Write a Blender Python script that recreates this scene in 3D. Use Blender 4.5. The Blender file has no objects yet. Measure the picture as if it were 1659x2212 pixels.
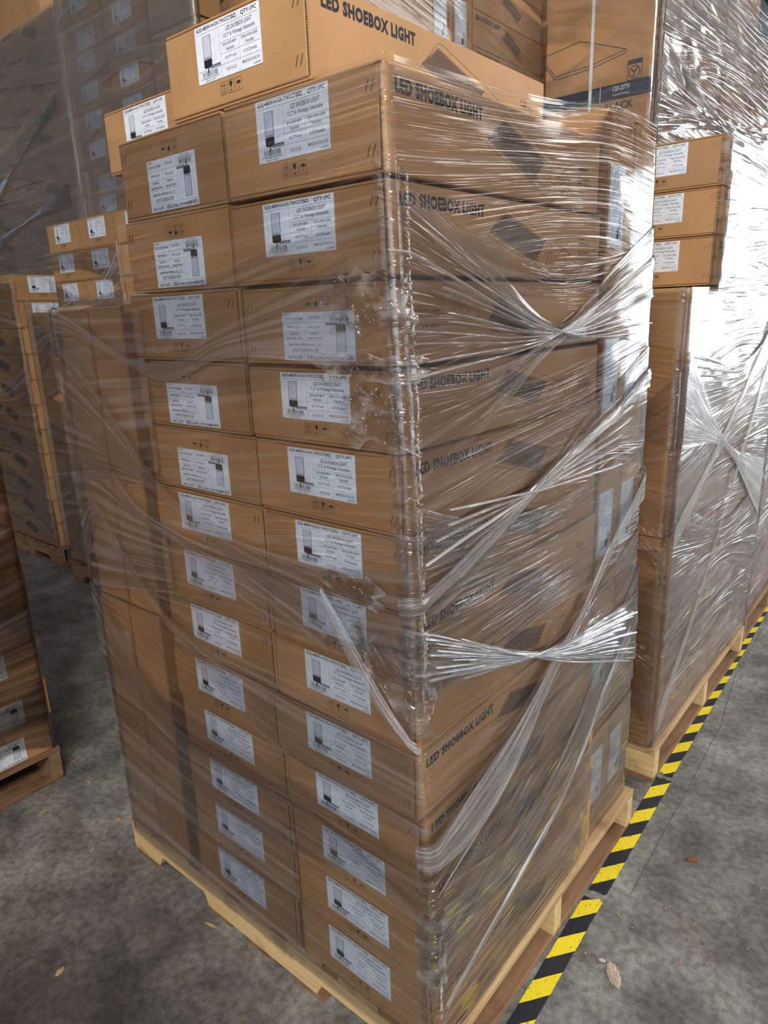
import bpy, bmesh, math, random
import numpy as np
from mathutils import Matrix, Vector

scn = bpy.context.scene
COL = scn.collection
random.seed(7)
PI = math.pi

# ------------------------------------------------------------------ camera
F = 1497.9
cam = bpy.data.cameras.new('camera')
cam.sensor_fit = 'VERTICAL'; cam.sensor_height = 24.0; cam.sensor_width = 18.0
cam.lens = F / 2212 * 24.0
cam.clip_start = 0.02; cam.clip_end = 200
camo = bpy.data.objects.new('camera', cam); COL.objects.link(camo)
Rc = Matrix.Rotation(0.6907053532995372, 4, 'Z') @ Matrix.Rotation(0.0332910680274193, 4, 'Y') @ Matrix.Rotation(1.287965857397125, 4, 'X')
camo.matrix_world = Matrix.Translation((0.67593, -0.87044, 1.63885)) @ Rc
scn.camera = camo

# ------------------------------------------------------------------ view, world, large lights
scn.view_settings.view_transform = 'Standard'
scn.view_settings.look = 'None'
scn.view_settings.exposure = 0.42
scn.view_settings.gamma = 1.0
scn.view_settings.use_curve_mapping = False
scn.cycles.transparent_max_bounces = 32
scn.cycles.max_bounces = 8

world = bpy.data.worlds.new('world'); scn.world = world; world.use_nodes = True
wn = world.node_tree.nodes; wl = world.node_tree.links
bg = wn['Background']; bg.inputs[0].default_value = (0.62, 0.78, 1.0, 1); bg.inputs[1].default_value = 1.6

def area(name, loc, direction, sx, sy, power, color=(1, 1, 1)):
    d = bpy.data.lights.new(name, 'AREA'); d.shape = 'RECTANGLE'; d.size = sx; d.size_y = sy
    d.energy = power; d.color = color
    o = bpy.data.objects.new(name, d); COL.objects.link(o)
    o.location = loc
    o.rotation_euler = Vector(direction).to_track_quat('-Z', 'Y').to_euler()
    return o
# dock door daylight; rear and overhead lights are unseen, added as fill and key
area('dock_daylight_far', (3.4, 15.6, 2.4), (-0.05, -1, 0), 4.6, 4.6, 380, (0.95, 0.98, 1.0))
area('dock_daylight_side', (7.3, 3.4, 2.2), (-1, 0, 0), 4.2, 3.9, 140, (1.0, 0.98, 0.94))
area('fill_rear', (1.2, -8.6, 2.9), (-0.1, 1, 0.02), 9.0, 4.8, 75, (1.0, 0.965, 0.91))  # unseen fill behind the camera, added for the front faces
area('key_overhead_front', (2.4, -3.0, 4.7), (-0.6, 0.7, -0.8), 2.4, 1.6, 245, (1.0, 0.97, 0.92))  # added key from above, so the stack front darkens downwards
area('streak_light_aisle', (4.2, 9.0, 5.42), (0, 0, -1), 3.0, 9.0, 430, (1.0, 0.97, 0.93))  # added so ridges in the wrap catch streak highlights
area('fill_overhead_left', (-3.4, -0.8, 5.4), (0, 0, -1), 1.5, 4.0, 22, (1.0, 0.98, 0.95))  # added soft fill over the left loads

# ------------------------------------------------------------------ helpers
class MC:
    """collects polygons with material indices and uvs, links them as one mesh"""
    def __init__(s): s.v = []; s.f = []; s.m = []; s.uv = []; s.sm = []
    def add(s, vs, fs, mi=0, uvs=None, smooth=False):
        o = len(s.v); s.v += [tuple(v) for v in vs]
        for k, f in enumerate(fs):
            s.f.append([i + o for i in f]); s.m.append(mi); s.sm.append(smooth)
            s.uv.append([uvs[i] for i in f] if uvs is not None else [(0, 0)] * len(f))
    def box(s, x0, x1, y0, y1, z0, z1, mi=0):
        vs = [(x, y, z) for z in (z0, z1) for y in (y0, y1) for x in (x0, x1)]
        s.add(vs, [(0, 2, 3, 1), (4, 5, 7, 6), (0, 1, 5, 4), (2, 6, 7, 3), (0, 4, 6, 2), (1, 3, 7, 5)], mi)
    def rbox(s, x0, x1, y0, y1, z0, z1, b=0.003, seg=2, mi=0, smooth=True):
        bm = bmesh.new(); bmesh.ops.create_cube(bm, size=1)
        for v in bm.verts: v.co = Vector(((x0 + x1) / 2 + v.co.x * (x1 - x0), (y0 + y1) / 2 + v.co.y * (y1 - y0), (z0 + z1) / 2 + v.co.z * (z1 - z0)))
        bmesh.ops.bevel(bm, geom=bm.edges[:], offset=b, segments=seg, affect='EDGES', profile=0.6)
        bm.verts.ensure_lookup_table()
        s.add([v.co[:] for v in bm.verts], [[v.index for v in f.verts] for f in bm.faces], mi, None, False); bm.free()
    def grid(s, P, UV=None, mi=0):
        nu, nv = P.shape[:2]
        vs = P.reshape(-1, 3).tolist()
        uv = UV.reshape(-1, 2).tolist() if UV is not None else None
        fs = [(i * nv + j, (i + 1) * nv + j, (i + 1) * nv + j + 1, i * nv + j + 1) for i in range(nu - 1) for j in range(nv - 1)]
        s.add(vs, fs, mi, uv, True)
    def build(s, name, mats, parent=None, loc=None):
        me = bpy.data.meshes.new(name); me.from_pydata(s.v, [], s.f)
        if not isinstance(mats, (list, tuple)): mats = [mats]
        for m in mats: me.materials.append(m)
        me.polygons.foreach_set('material_index', s.m)
        me.polygons.foreach_set('use_smooth', s.sm)
        uvl = me.uv_layers.new(name='UVMap')
        flat = [c for f in s.uv for p in f for c in p]
        uvl.data.foreach_set('uv', flat)
        me.update()
        o = bpy.data.objects.new(name, me); COL.objects.link(o)
        if parent is not None: o.parent = parent
        if loc is not None: o.location = loc
        return o

def empty(name, loc=(0, 0, 0)):
    o = bpy.data.objects.new(name, None); COL.objects.link(o); o.location = loc; o.empty_display_size = 0.05
    return o
def tag(o, label=None, cat=None, group=None, kind=None):
    if label: o['label'] = label
    if cat: o['category'] = cat
    if group: o['group'] = group
    if kind: o['kind'] = kind
    return o
KIDS = {}
def kids(o):
    return [c for c in bpy.data.objects if c.parent == o]
def copy_tree(o, parent=None):
    c = o.copy(); COL.objects.link(c); c.parent = parent
    if o not in KIDS: KIDS[o] = kids(o)
    for ch in KIDS[o]: copy_tree(ch, c)
    return c

# ------------------------------------------------------------------ materials
def mat(name):
    m = bpy.data.materials.new(name); m.use_nodes = True
    nt = m.node_tree; b = nt.nodes['Principled BSDF']
    return m, nt, nt.nodes, nt.links, b
def N(nt, t, **kw):
    n = nt.nodes.new(t)
    for k, v in kw.items():
        if k.startswith('i_'): n.inputs[k[2:]].default_value = v
        else: setattr(n, k, v)
    return n
def ramp(nt, fac, stops):
    r = nt.nodes.new('ShaderNodeValToRGB'); e = r.color_ramp.elements
    while len(e) < len(stops): e.new(0.5)
    for i, (p, c) in enumerate(stops):
        e[i].position = p; e[i].color = c if len(c) == 4 else (*c, 1)
    nt.links.new(fac, r.inputs[0]); return r
def mathn(nt, op, a, b=None, c=None, clamp=False):
    n = nt.nodes.new('ShaderNodeMath'); n.operation = op; n.use_clamp = clamp
    for i, x in enumerate((a, b, c)):
        if x is None: continue
        if isinstance(x, (int, float)): n.inputs[i].default_value = x
        else: nt.links.new(x, n.inputs[i])
    return n.outputs[0]

def cardboard(name, base, dark):
    m, nt, nd, ln, b = mat(name)
    tc = N(nt, 'ShaderNodeTexCoord'); oi = N(nt, 'ShaderNodeObjectInfo')
    mp = N(nt, 'ShaderNodeMapping'); mp.inputs['Scale'].default_value = (1, 1, 1)
    add = N(nt, 'ShaderNodeVectorMath', operation='MULTIPLY_ADD')
    ln.new(tc.outputs['Object'], add.inputs[0]); add.inputs[1].default_value = (1, 1, 1)
    comb = N(nt, 'ShaderNodeCombineXYZ')
    k = mathn(nt, 'MULTIPLY', oi.outputs['Random'], 37.0)
    ln.new(k, comb.inputs[0]); ln.new(k, comb.inputs[1]); ln.new(comb.outputs[0], add.inputs[2])
    n1 = N(nt, 'ShaderNodeTexNoise', i_Scale=420.0, i_Detail=3.0); ln.new(add.outputs[0], n1.inputs['Vector'])
    n2 = N(nt, 'ShaderNodeTexNoise', i_Scale=5.0, i_Detail=3.0); ln.new(add.outputs[0], n2.inputs['Vector'])
    mp2 = N(nt, 'ShaderNodeMapping'); mp2.inputs['Scale'].default_value = (9, 9, 160); ln.new(add.outputs[0], mp2.inputs[0])
    n3 = N(nt, 'ShaderNodeTexNoise', i_Scale=1.0, i_Detail=2.0); ln.new(mp2.outputs[0], n3.inputs['Vector'])
    r1 = ramp(nt, n1.outputs[0], [(0.3, dark), (0.7, base)])
    mx = N(nt, 'ShaderNodeMix', data_type='RGBA', blend_type='MULTIPLY'); mx.inputs[0].default_value = 1
    r2 = ramp(nt, n2.outputs[0], [(0.3, (0.84, 0.83, 0.82)), (0.7, (1.06, 1.05, 1.04))])
    ln.new(r1.outputs[0], mx.inputs[6]); ln.new(r2.outputs[0], mx.inputs[7])
    hsv = N(nt, 'ShaderNodeHueSaturation'); ln.new(mx.outputs[2], hsv.inputs['Color'])
    ln.new(mathn(nt, 'MULTIPLY_ADD', oi.outputs['Random'], 0.16, 0.92), hsv.inputs['Value'])
    ln.new(hsv.outputs[0], b.inputs['Base Color'])
    b.inputs['Roughness'].default_value = 0.62; b.inputs['Specular IOR Level'].default_value = 0.35
    hh = mathn(nt, 'ADD', mathn(nt, 'MULTIPLY', n3.outputs[0], 0.35), mathn(nt, 'MULTIPLY', n2.outputs[0], 6.0))
    bp = N(nt, 'ShaderNodeBump', i_Distance=0.0012, i_Strength=0.7); ln.new(hh, bp.inputs['Height'])
    ln.new(bp.outputs[0], b.inputs['Normal'])
    return m
M_card = cardboard('kraft_cardboard', (0.475, 0.262, 0.114), (0.425, 0.230, 0.096))
M_flap = cardboard('kraft_cardboard_flap', (0.465, 0.258, 0.113), (0.410, 0.222, 0.094))
M_edge = cardboard('corrugated_cut_edge', (0.30, 0.19, 0.10), (0.12, 0.075, 0.04))

def plain(name, col, rough=0.5, spec=0.5, metal=0.0, noise=None):
    m, nt, nd, ln, b = mat(name)
    b.inputs['Roughness'].default_value = rough; b.inputs['Specular IOR Level'].default_value = spec
    b.inputs['Metallic'].default_value = metal
    tc = N(nt, 'ShaderNodeTexCoord')
    n = N(nt, 'ShaderNodeTexNoise', i_Scale=noise or 60.0, i_Detail=3.0); ln.new(tc.outputs['Object'], n.inputs['Vector'])
    c2 = tuple(x * 0.86 for x in col)
    r = ramp(nt, n.outputs[0], [(0.3, c2), (0.7, col)]); ln.new(r.outputs[0], b.inputs['Base Color'])
    return m
M_paper = plain('white_label_paper', (0.80, 0.83, 0.88), 0.42, 0.5)
M_ink = plain('black_print_ink', (0.018, 0.019, 0.026), 0.55, 0.3)
M_ink2 = plain('carton_print_ink', (0.030, 0.030, 0.036), 0.7, 0.2)
M_grey = plain('grey_print_ink', (0.58, 0.60, 0.68), 0.5, 0.4)
M_tape = plain('clear_tan_packing_tape', (0.50, 0.34, 0.21), 0.18, 0.6)
M_metal = plain('staple_wire', (0.30, 0.20, 0.13), 0.35, 0.6, 0.7)
M_band = plain('dark_navy_print', (0.028, 0.036, 0.060), 0.5, 0.4)
M_strap = plain('white_plastic_strap', (0.8, 0.82, 0.84), 0.3, 0.5)

def wood(name, c1, c2, axis=0):
    m, nt, nd, ln, b = mat(name)
    tc = N(nt, 'ShaderNodeTexCoord'); mp = N(nt, 'ShaderNodeMapping')
    sc = [22, 22, 60]; sc[axis] = 2.2
    mp.inputs['Scale'].default_value = sc; ln.new(tc.outputs['Object'], mp.inputs[0])
    n = N(nt, 'ShaderNodeTexNoise', i_Scale=1.3, i_Detail=5.0, i_Distortion=0.6); ln.new(mp.outputs[0], n.inputs['Vector'])
    n2 = N(nt, 'ShaderNodeTexNoise', i_Scale=9.0, i_Detail=4.0); ln.new(tc.outputs['Object'], n2.inputs['Vector'])
    r = ramp(nt, n.outputs[0], [(0.32, c2), (0.62, c1)])
    r2 = ramp(nt, n2.outputs[0], [(0.28, (0.5, 0.45, 0.4)), (0.45, (1, 1, 1))])
    mx = N(nt, 'ShaderNodeMix', data_type='RGBA', blend_type='MULTIPLY'); mx.inputs[0].default_value = 0.8
    ln.new(r.outputs[0], mx.inputs[6]); ln.new(r2.outputs[0], mx.inputs[7]); ln.new(mx.outputs[2], b.inputs['Base Color'])
    b.inputs['Roughness'].default_value = 0.75
    bp = N(nt, 'ShaderNodeBump', i_Distance=0.001, i_Strength=0.6); ln.new(n.outputs[0], bp.inputs['Height']); ln.new(bp.outputs[0], b.inputs['Normal'])
    return m
M_pine = wood('pale_pine_lengthwise', (0.66, 0.47, 0.22), (0.50, 0.33, 0.14), 0)
M_pine_b = wood('pine_deck_board', (0.48, 0.32, 0.16), (0.34, 0.20, 0.09), 1)
M_brown_b = wood('brown_bottom_board', (0.27, 0.145, 0.07), (0.15, 0.075, 0.035), 1)
M_brown = wood('brown_pallet_wood', (0.30, 0.18, 0.09), (0.17, 0.095, 0.045), 0)

def film(name, haze, hz_mask, gloss, su=9.0, sv=260.0, bump=0.0011, rough=0.10, fold=0.0, wob=1.6, tint=(0.93, 0.94, 0.95)):
    """clear stretch wrap: see-through, glossy, with fine wrinkles running along the pull (u) direction"""
    m, nt, nd, ln, b = mat(name)
    out = nd['Material Output']; nd.remove(b)
    uv = N(nt, 'ShaderNodeUVMap', uv_map='UVMap')
    def tex(a, c, detail, dist=0.0, off=0.0):
        mp = N(nt, 'ShaderNodeMapping'); mp.inputs['Scale'].default_value = (a, c, 1); mp.inputs['Location'].default_value = (off, off * 1.7, off)
        ln.new(uv.outputs[0], mp.inputs[0])
        n = N(nt, 'ShaderNodeTexNoise', i_Scale=1.0, i_Detail=detail, i_Distortion=dist); ln.new(mp.outputs[0], n.inputs['Vector']); return n.outputs[0]
    w1 = ramp(nt, tex(su, sv, 1.5), [(0.56, (0, 0, 0)), (0.70, (1, 1, 1))]).outputs[0]
    w2 = ramp(nt, tex(su * 0.35, sv * 0.33, 1.0, 0.0, 5.1), [(0.55, (0, 0, 0)), (0.72, (1, 1, 1))]).outputs[0]
    w3 = tex(6, 9, 1.0, 0.0, 2.2)
    dens = ramp(nt, tex(2.2, 3.5, 1.0, 0.0, 7.7), [(0.40, (0.12, 0.12, 0.12)), (0.62, (1, 1, 1))]).outputs[0]
    w1 = mathn(nt, 'MULTIPLY', w1, dens); w2 = mathn(nt, 'MULTIPLY', w2, dens)
    h = mathn(nt, 'ADD', mathn(nt, 'ADD', w1, mathn(nt, 'MULTIPLY', w2, 2.0)), mathn(nt, 'MULTIPLY', w3, wob))
    bp = N(nt, 'ShaderNodeBump', i_Distance=bump, i_Strength=1.0); ln.new(h, bp.inputs['Height'])
    fr = N(nt, 'ShaderNodeFresnel', i_IOR=1.5); ln.new(bp.outputs[0], fr.inputs['Normal'])
    fac = mathn(nt, 'MULTIPLY', fr.outputs[0], gloss, clamp=True)
    fac = mathn(nt, 'MINIMUM', fac, 0.9)
    tr = N(nt, 'ShaderNodeBsdfTransparent'); tr.inputs[0].default_value = (0.975, 0.975, 0.975, 1)
    gl = N(nt, 'ShaderNodeBsdfGlossy', i_Roughness=rough); gl.inputs[0].default_value = (0.95, 0.95, 0.95, 1); ln.new(bp.outputs[0], gl.inputs['Normal'])
    m1 = N(nt, 'ShaderNodeMixShader'); ln.new(fac, m1.inputs[0]); ln.new(tr.outputs[0], m1.inputs[1]); ln.new(gl.outputs[0], m1.inputs[2])
    df = N(nt, 'ShaderNodeBsdfDiffuse'); df.inputs[0].default_value = (*tint, 1); ln.new(bp.outputs[0], df.inputs['Normal'])
    tl = N(nt, 'ShaderNodeBsdfTranslucent'); tl.inputs[0].default_value = (*tint, 1)
    m2 = N(nt, 'ShaderNodeMixShader'); m2.inputs[0].default_value = 0.35; ln.new(df.outputs[0], m2.inputs[1]); ln.new(tl.outputs[0], m2.inputs[2])
    mk = tex(su * 0.3, sv * 0.22, 3.0, 0.0, 9.3)
    mk2 = ramp(nt, mk, [(0.48, (0, 0, 0)), (0.72, (1, 1, 1))])
    hz = mathn(nt, 'MULTIPLY_ADD', mk2.outputs[0], hz_mask, haze, clamp=True)
    m3 = N(nt, 'ShaderNodeMixShader'); ln.new(hz, m3.inputs[0]); ln.new(m1.outputs[0], m3.inputs[1]); ln.new(m2.outputs[0], m3.inputs[2])
    ln.new(m3.outputs[0], out.inputs[0])
    return m
M_film = film('stretch_film_fine', 0.004, 0.06, 1.0, bump=0.0007)
M_film_side = film('stretch_film_wrinkled', 0.005, 0.07, 0.95, su=3.2, sv=230.0, bump=0.0008, rough=0.07)
M_film_low = film('stretch_film_strongly_wrinkled', 0.006, 0.09, 1.5, su=3.0, sv=190.0, bump=0.0024, rough=0.08)
M_film_far = film('stretch_film_many_layers', 0.02, 0.13, 1.0, su=3.0, sv=130.0, bump=0.0030, rough=0.09, wob=2.2)
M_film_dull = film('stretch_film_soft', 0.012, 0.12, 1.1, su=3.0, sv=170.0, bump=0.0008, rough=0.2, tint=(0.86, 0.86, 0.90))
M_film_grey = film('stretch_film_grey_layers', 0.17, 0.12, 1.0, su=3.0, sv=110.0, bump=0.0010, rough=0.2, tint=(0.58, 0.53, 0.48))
M_rope = film('stretch_film_roped', 0.06, 0.34, 2.2, su=3.0, sv=380.0, bump=0.0016, rough=0.12, fold=1)
M_crump = film('stretch_film_crumpled', 0.004, 0.22, 1.4, su=70.0, sv=110.0, bump=0.003, rough=0.10, fold=1)

def concrete():
    m, nt, nd, ln, b = mat('stained_shaded_concrete')
    tc = N(nt, 'ShaderNodeTexCoord')
    def nz(s, d, ds=0.0):
        n = N(nt, 'ShaderNodeTexNoise', i_Scale=s, i_Detail=d, i_Distortion=ds); ln.new(tc.outputs['Object'], n.inputs['Vector']); return n.outputs[0]
    a = ramp(nt, nz(1.7, 10, 0.2), [(0.30, (0.085, 0.080, 0.072)), (0.48, (0.155, 0.152, 0.138)), (0.68, (0.225, 0.225, 0.205))])
    c = ramp(nt, nz(7, 12, 0.15), [(0.34, (0.60, 0.58, 0.55)), (0.50, (0.96, 0.96, 0.95)), (0.66, (1.32, 1.32, 1.28))])
    mx = N(nt, 'ShaderNodeMix', data_type='RGBA', blend_type='MULTIPLY'); mx.inputs[0].default_value = 1
    ln.new(a.outputs[0], mx.inputs[6]); ln.new(c.outputs[0], mx.inputs[7])
    e = ramp(nt, nz(210, 4), [(0.33, (0.66, 0.64, 0.61)), (0.45, (0.97, 0.97, 0.97)), (0.60, (1.03, 1.03, 1.03)), (0.72, (1.5, 1.48, 1.42))])
    my = N(nt, 'ShaderNodeMix', data_type='RGBA', blend_type='MULTIPLY'); my.inputs[0].default_value = 1
    ln.new(mx.outputs[2], my.inputs[6]); ln.new(e.outputs[0], my.inputs[7])
    g = ramp(nt, nz(4.2, 8, 0.3), [(0.60, (1, 1, 1)), (0.74, (0.78, 0.66, 0.62))])
    mz = N(nt, 'ShaderNodeMix', data_type='RGBA', blend_type='MULTIPLY'); mz.inputs[0].default_value = 1
    ln.new(my.outputs[2], mz.inputs[6]); ln.new(g.outputs[0], mz.inputs[7])
    # dirty floor and painted-in shade left of the foreground pallet, with a ragged outline
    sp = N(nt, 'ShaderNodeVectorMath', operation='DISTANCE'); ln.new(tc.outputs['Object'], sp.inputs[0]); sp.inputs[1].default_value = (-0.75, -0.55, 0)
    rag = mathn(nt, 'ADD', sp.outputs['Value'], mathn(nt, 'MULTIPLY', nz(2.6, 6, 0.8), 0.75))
    gr = ramp(nt, nz(48, 10, 0.0), [(0.36, (0.70, 0.69, 0.67)), (0.50, (0.98, 0.98, 0.98)), (0.64, (1.22, 1.22, 1.20))])
    mv = N(nt, 'ShaderNodeMix', data_type='RGBA', blend_type='MULTIPLY'); mv.inputs[0].default_value = 1
    ln.new(mz.outputs[2], mv.inputs[6]); ln.new(gr.outputs[0], mv.inputs[7])
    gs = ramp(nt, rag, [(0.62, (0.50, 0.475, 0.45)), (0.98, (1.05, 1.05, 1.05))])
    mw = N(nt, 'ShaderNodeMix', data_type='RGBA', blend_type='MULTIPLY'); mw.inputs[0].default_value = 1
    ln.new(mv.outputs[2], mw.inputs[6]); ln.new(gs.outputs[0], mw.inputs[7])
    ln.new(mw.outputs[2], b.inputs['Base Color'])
    rr = ramp(nt, nz(9, 4), [(0.3, (0.5, 0.5, 0.5)), (0.7, (0.8, 0.8, 0.8))]); ln.new(rr.outputs[0], b.inputs['Roughness'])
    bp = N(nt, 'ShaderNodeBump', i_Distance=0.0012, i_Strength=0.5); ln.new(nz(60, 6), bp.inputs['Height']); ln.new(bp.outputs[0], b.inputs['Normal'])
    return m
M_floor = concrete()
def tape_stripes():
    m, nt, nd, ln, b = mat('yellow_black_hazard_stripes')
    uv = N(nt, 'ShaderNodeUVMap', uv_map='UVMap'); sp = N(nt, 'ShaderNodeSeparateXYZ'); ln.new(uv.outputs[0], sp.inputs[0])
    # u = position along the tape in metres, v = across in metres
    t = mathn(nt, 'SUBTRACT', sp.outputs[0], mathn(nt, 'MULTIPLY', sp.outputs[1], 1.25))
    fr = mathn(nt, 'FRACT', mathn(nt, 'DIVIDE', mathn(nt, 'ADD', t, 10.0), 0.1515))
    st = mathn(nt, 'LESS_THAN', fr, 0.5)
    tc = N(nt, 'ShaderNodeTexCoord')
    n = N(nt, 'ShaderNodeTexNoise', i_Scale=120.0, i_Detail=5.0, i_Distortion=0.4); ln.new(tc.outputs['Object'], n.inputs['Vector'])
    wear = ramp(nt, n.outputs[0], [(0.30, (0.25, 0.22, 0.18)), (0.40, (1, 1, 1))])
    yel = (0.80, 0.62, 0.020, 1); blk = (0.018, 0.021, 0.026, 1)
    mx = N(nt, 'ShaderNodeMix', data_type='RGBA'); ln.new(st, mx.inputs[0]); mx.inputs[6].default_value = blk; mx.inputs[7].default_value = yel
    m2 = N(nt, 'ShaderNodeMix', data_type='RGBA', blend_type='MULTIPLY'); m2.inputs[0].default_value = 1; ln.new(mx.outputs[2], m2.inputs[6]); ln.new(wear.outputs[0], m2.inputs[7])
    ln.new(m2.outputs[2], b.inputs['Base Color']); b.inputs['Roughness'].default_value = 0.45
    return m
M_haz = tape_stripes()
M_wall = plain('painted_wall_panel', (0.085, 0.087, 0.09), 0.7, 0.3, 0, 3.0)
M_ceil = plain('dark_steel_deck', (0.055, 0.058, 0.062), 0.5, 0.4, 0.2, 3.0)
M_steel = plain('door_frame_steel', (0.10, 0.12, 0.16), 0.4, 0.5, 0.5, 3.0)
M_crack = plain('dark_floor_joint', (0.085, 0.08, 0.07), 0.9, 0.1)

# ------------------------------------------------------------------ structure
X0, X1, Y0, Y1, HZ = -14.0, 7.6, -9.0, 16.0, 5.5
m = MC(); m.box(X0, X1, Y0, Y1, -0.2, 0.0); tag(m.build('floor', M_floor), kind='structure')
m = MC()
xs = np.arange(X0, X1 + 0.01, 0.05)
prof = []
for k in range(int((Y1 - Y0) / 0.2)):
    y = Y0 + k * 0.2
    prof += [(y, HZ), (y + 0.08, HZ), (y + 0.10, HZ + 0.06), (y + 0.18, HZ + 0.06)]
prof.append((Y1, HZ))
SKY = (-10.6, -7.2, 2.6, 5.4)      # open skylight in the roof deck
for k in range(len(prof) - 1):
    (ya, za), (yb, zb) = prof[k], prof[k + 1]
    spans = [(X0, SKY[0]), (SKY[1], X1)] if SKY[2] <= ya and yb <= SKY[3] + 1e-6 else [(X0, X1)]
    for xa, xb in spans: m.add([(xa, ya, za), (xb, ya, za), (xb, yb, zb), (xa, yb, zb)], [(0, 1, 2, 3)])
for (xa, xb, ya, yb) in ((X0, SKY[0], Y0, Y1), (SKY[1], X1, Y0, Y1), (SKY[0], SKY[1], Y0, SKY[2]), (SKY[0], SKY[1], SKY[3], Y1)):
    m.box(xa, xb, ya, yb, HZ + 0.08, HZ + 0.15)
tag(m.build('ceiling', M_ceil), kind='structure')
def wall(name, horiz, c, a0, a1, holes, th=0.2):
    """wall as boxes around rectangular openings; holes = (b0, b1, z0, z1)"""
    m = MC(); hs = sorted(holes); p = a0
    def bx(p0, p1, z0, z1):
        if p1 - p0 < 1e-4 or z1 - z0 < 1e-4: return
        if horiz: m.box(p0, p1, c, c + th, z0, z1)
        else: m.box(c, c + th, p0, p1, z0, z1)
    for (b0, b1, z0, z1) in hs:
        bx(p, b0, 0, HZ); bx(b0, b1, 0, z0); bx(b0, b1, z1, HZ); p = b1
    bx(p, a1, 0, HZ)
    tag(m.build(name, M_wall), kind='structure')
wall('wall_back', True, Y1, X0, X1, [(1.0, 5.8, 0, 4.8)])
wall('wall_right', False, X1, Y0, Y1, [(1.2, 5.6, 0, 4.3)])
wall('wall_left', False, X0 - 0.2, Y0, Y1, [(-2.0, 12.0, 4.1, 5.3)])
wall('wall_front', True, Y0 - 0.2, X0, X1, [(-3.5, 5.9, 0, 5.3)])
def frame(name, horiz, c, a0, a1, z0, z1):
    m = MC(); w = 0.12
    for (p0, p1, q0, q1) in ((a0 - w, a0, z0, z1 + w), (a1, a1 + w, z0, z1 + w), (a0, a1, z1, z1 + w)):
        if horiz: m.box(p0, p1, c - 0.03, c + 0.23, q0, q1)
        else: m.box(c - 0.03, c + 0.23, p0, p1, q0, q1)
    tag(m.build(name, M_steel), kind='structure')
frame('door_1', True, Y1, 1.0, 5.8, 0, 4.8)
frame('door_2', False, X1, 1.2, 5.6, 0, 4.3)
frame('door_3', True, Y0 - 0.2, -3.5, 5.9, 0, 5.3)
frame('window_1', False, X0 - 0.2, -2.0, 12.0, 4.1, 5.3)
# control joint running along the aisle
m = MC()
pl = [(0.06, 2.9), (0.072, 2.267), (0.11, 1.95), (0.127, 1.838), (0.132, 1.643), (0.144, 1.354), (0.146, 1.103), (0.156, 0.79)]
for (a, b) in zip(pl[:-1], pl[1:]):
    w = 0.0009
    m.add([(a[0] - w, a[1], 0.0006), (a[0] + w, a[1], 0.0006), (b[0] + w, b[1], 0.0006), (b[0] - w, b[1], 0.0006)], [(0, 1, 2, 3)])
tag(m.build('trim_1', M_crack), kind='structure')

# ------------------------------------------------------------------ lettering
_tc = {}
def text2d(body, bold=0.0, spacing=1.0):
    key = (body, bold, spacing)
    if key in _tc: return _tc[key]
    c = bpy.data.curves.new('lettering', 'FONT'); c.body = body; c.size = 1.0; c.offset = bold; c.resolution_u = 2
    c.space_character = spacing; c.fill_mode = 'FRONT'
    o = bpy.data.objects.new('lettering', c); COL.objects.link(o)
    bpy.context.view_layer.update()
    me = bpy.data.meshes.new_from_object(o.evaluated_get(bpy.context.evaluated_depsgraph_get()))
    vs = np.array([v.co[:2] for v in me.vertices]); fs = [list(p.vertices) for p in me.polygons]
    bpy.data.objects.remove(o); bpy.data.meshes.remove(me)
    mn = vs.min(0); mx = vs.max(0); vs = (vs - mn) / (mx - mn)
    _tc[key] = (vs, fs); return _tc[key]
class Plane2D:
    """draws flat print on a plane: origin + u*U + v*V, lifted along n"""
    def __init__(s, mc, o, U, V, n): s.mc = mc; s.o = np.array(o, float); s.U = np.array(U, float); s.V = np.array(V, float); s.n = np.array(n, float)
    def pts(s, uv, lift): return [(s.o + s.U * a + s.V * b + s.n * lift) for a, b in uv]
    def poly(s, uv, mi=0, lift=0.0): s.mc.add(s.pts(uv, lift), [list(range(len(uv)))], mi)
    def rect(s, a0, a1, b0, b1, mi=0, lift=0.0): s.poly([(a0, b0), (a1, b0), (a1, b1), (a0, b1)], mi, lift)
    def line(s, p, q, w, mi=0, lift=0.0):
        p = np.array(p, float); q = np.array(q, float); d = q - p; L = np.hypot(*d)
        if L < 1e-9: return
        n = np.array((-d[1], d[0])) / L * w / 2
        s.poly([p - n, q - n, q + n, p + n], mi, lift)
    def path(s, P, w, mi=0, lift=0.0, close=False):
        P = list(P) + ([P[0]] if close else [])
        for a, b in zip(P[:-1], P[1:]): s.line(a, b, w, mi, lift)
    def text(s, body, a0, a1, b0, b1, mi=0, lift=0.0, bold=0.0, spacing=1.0):
        vs, fs = text2d(body, bold, spacing)
        s.mc.add(s.pts([(a0 + x * (a1 - a0), b0 + y * (b1 - b0)) for x, y in vs], lift), fs, mi)

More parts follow.
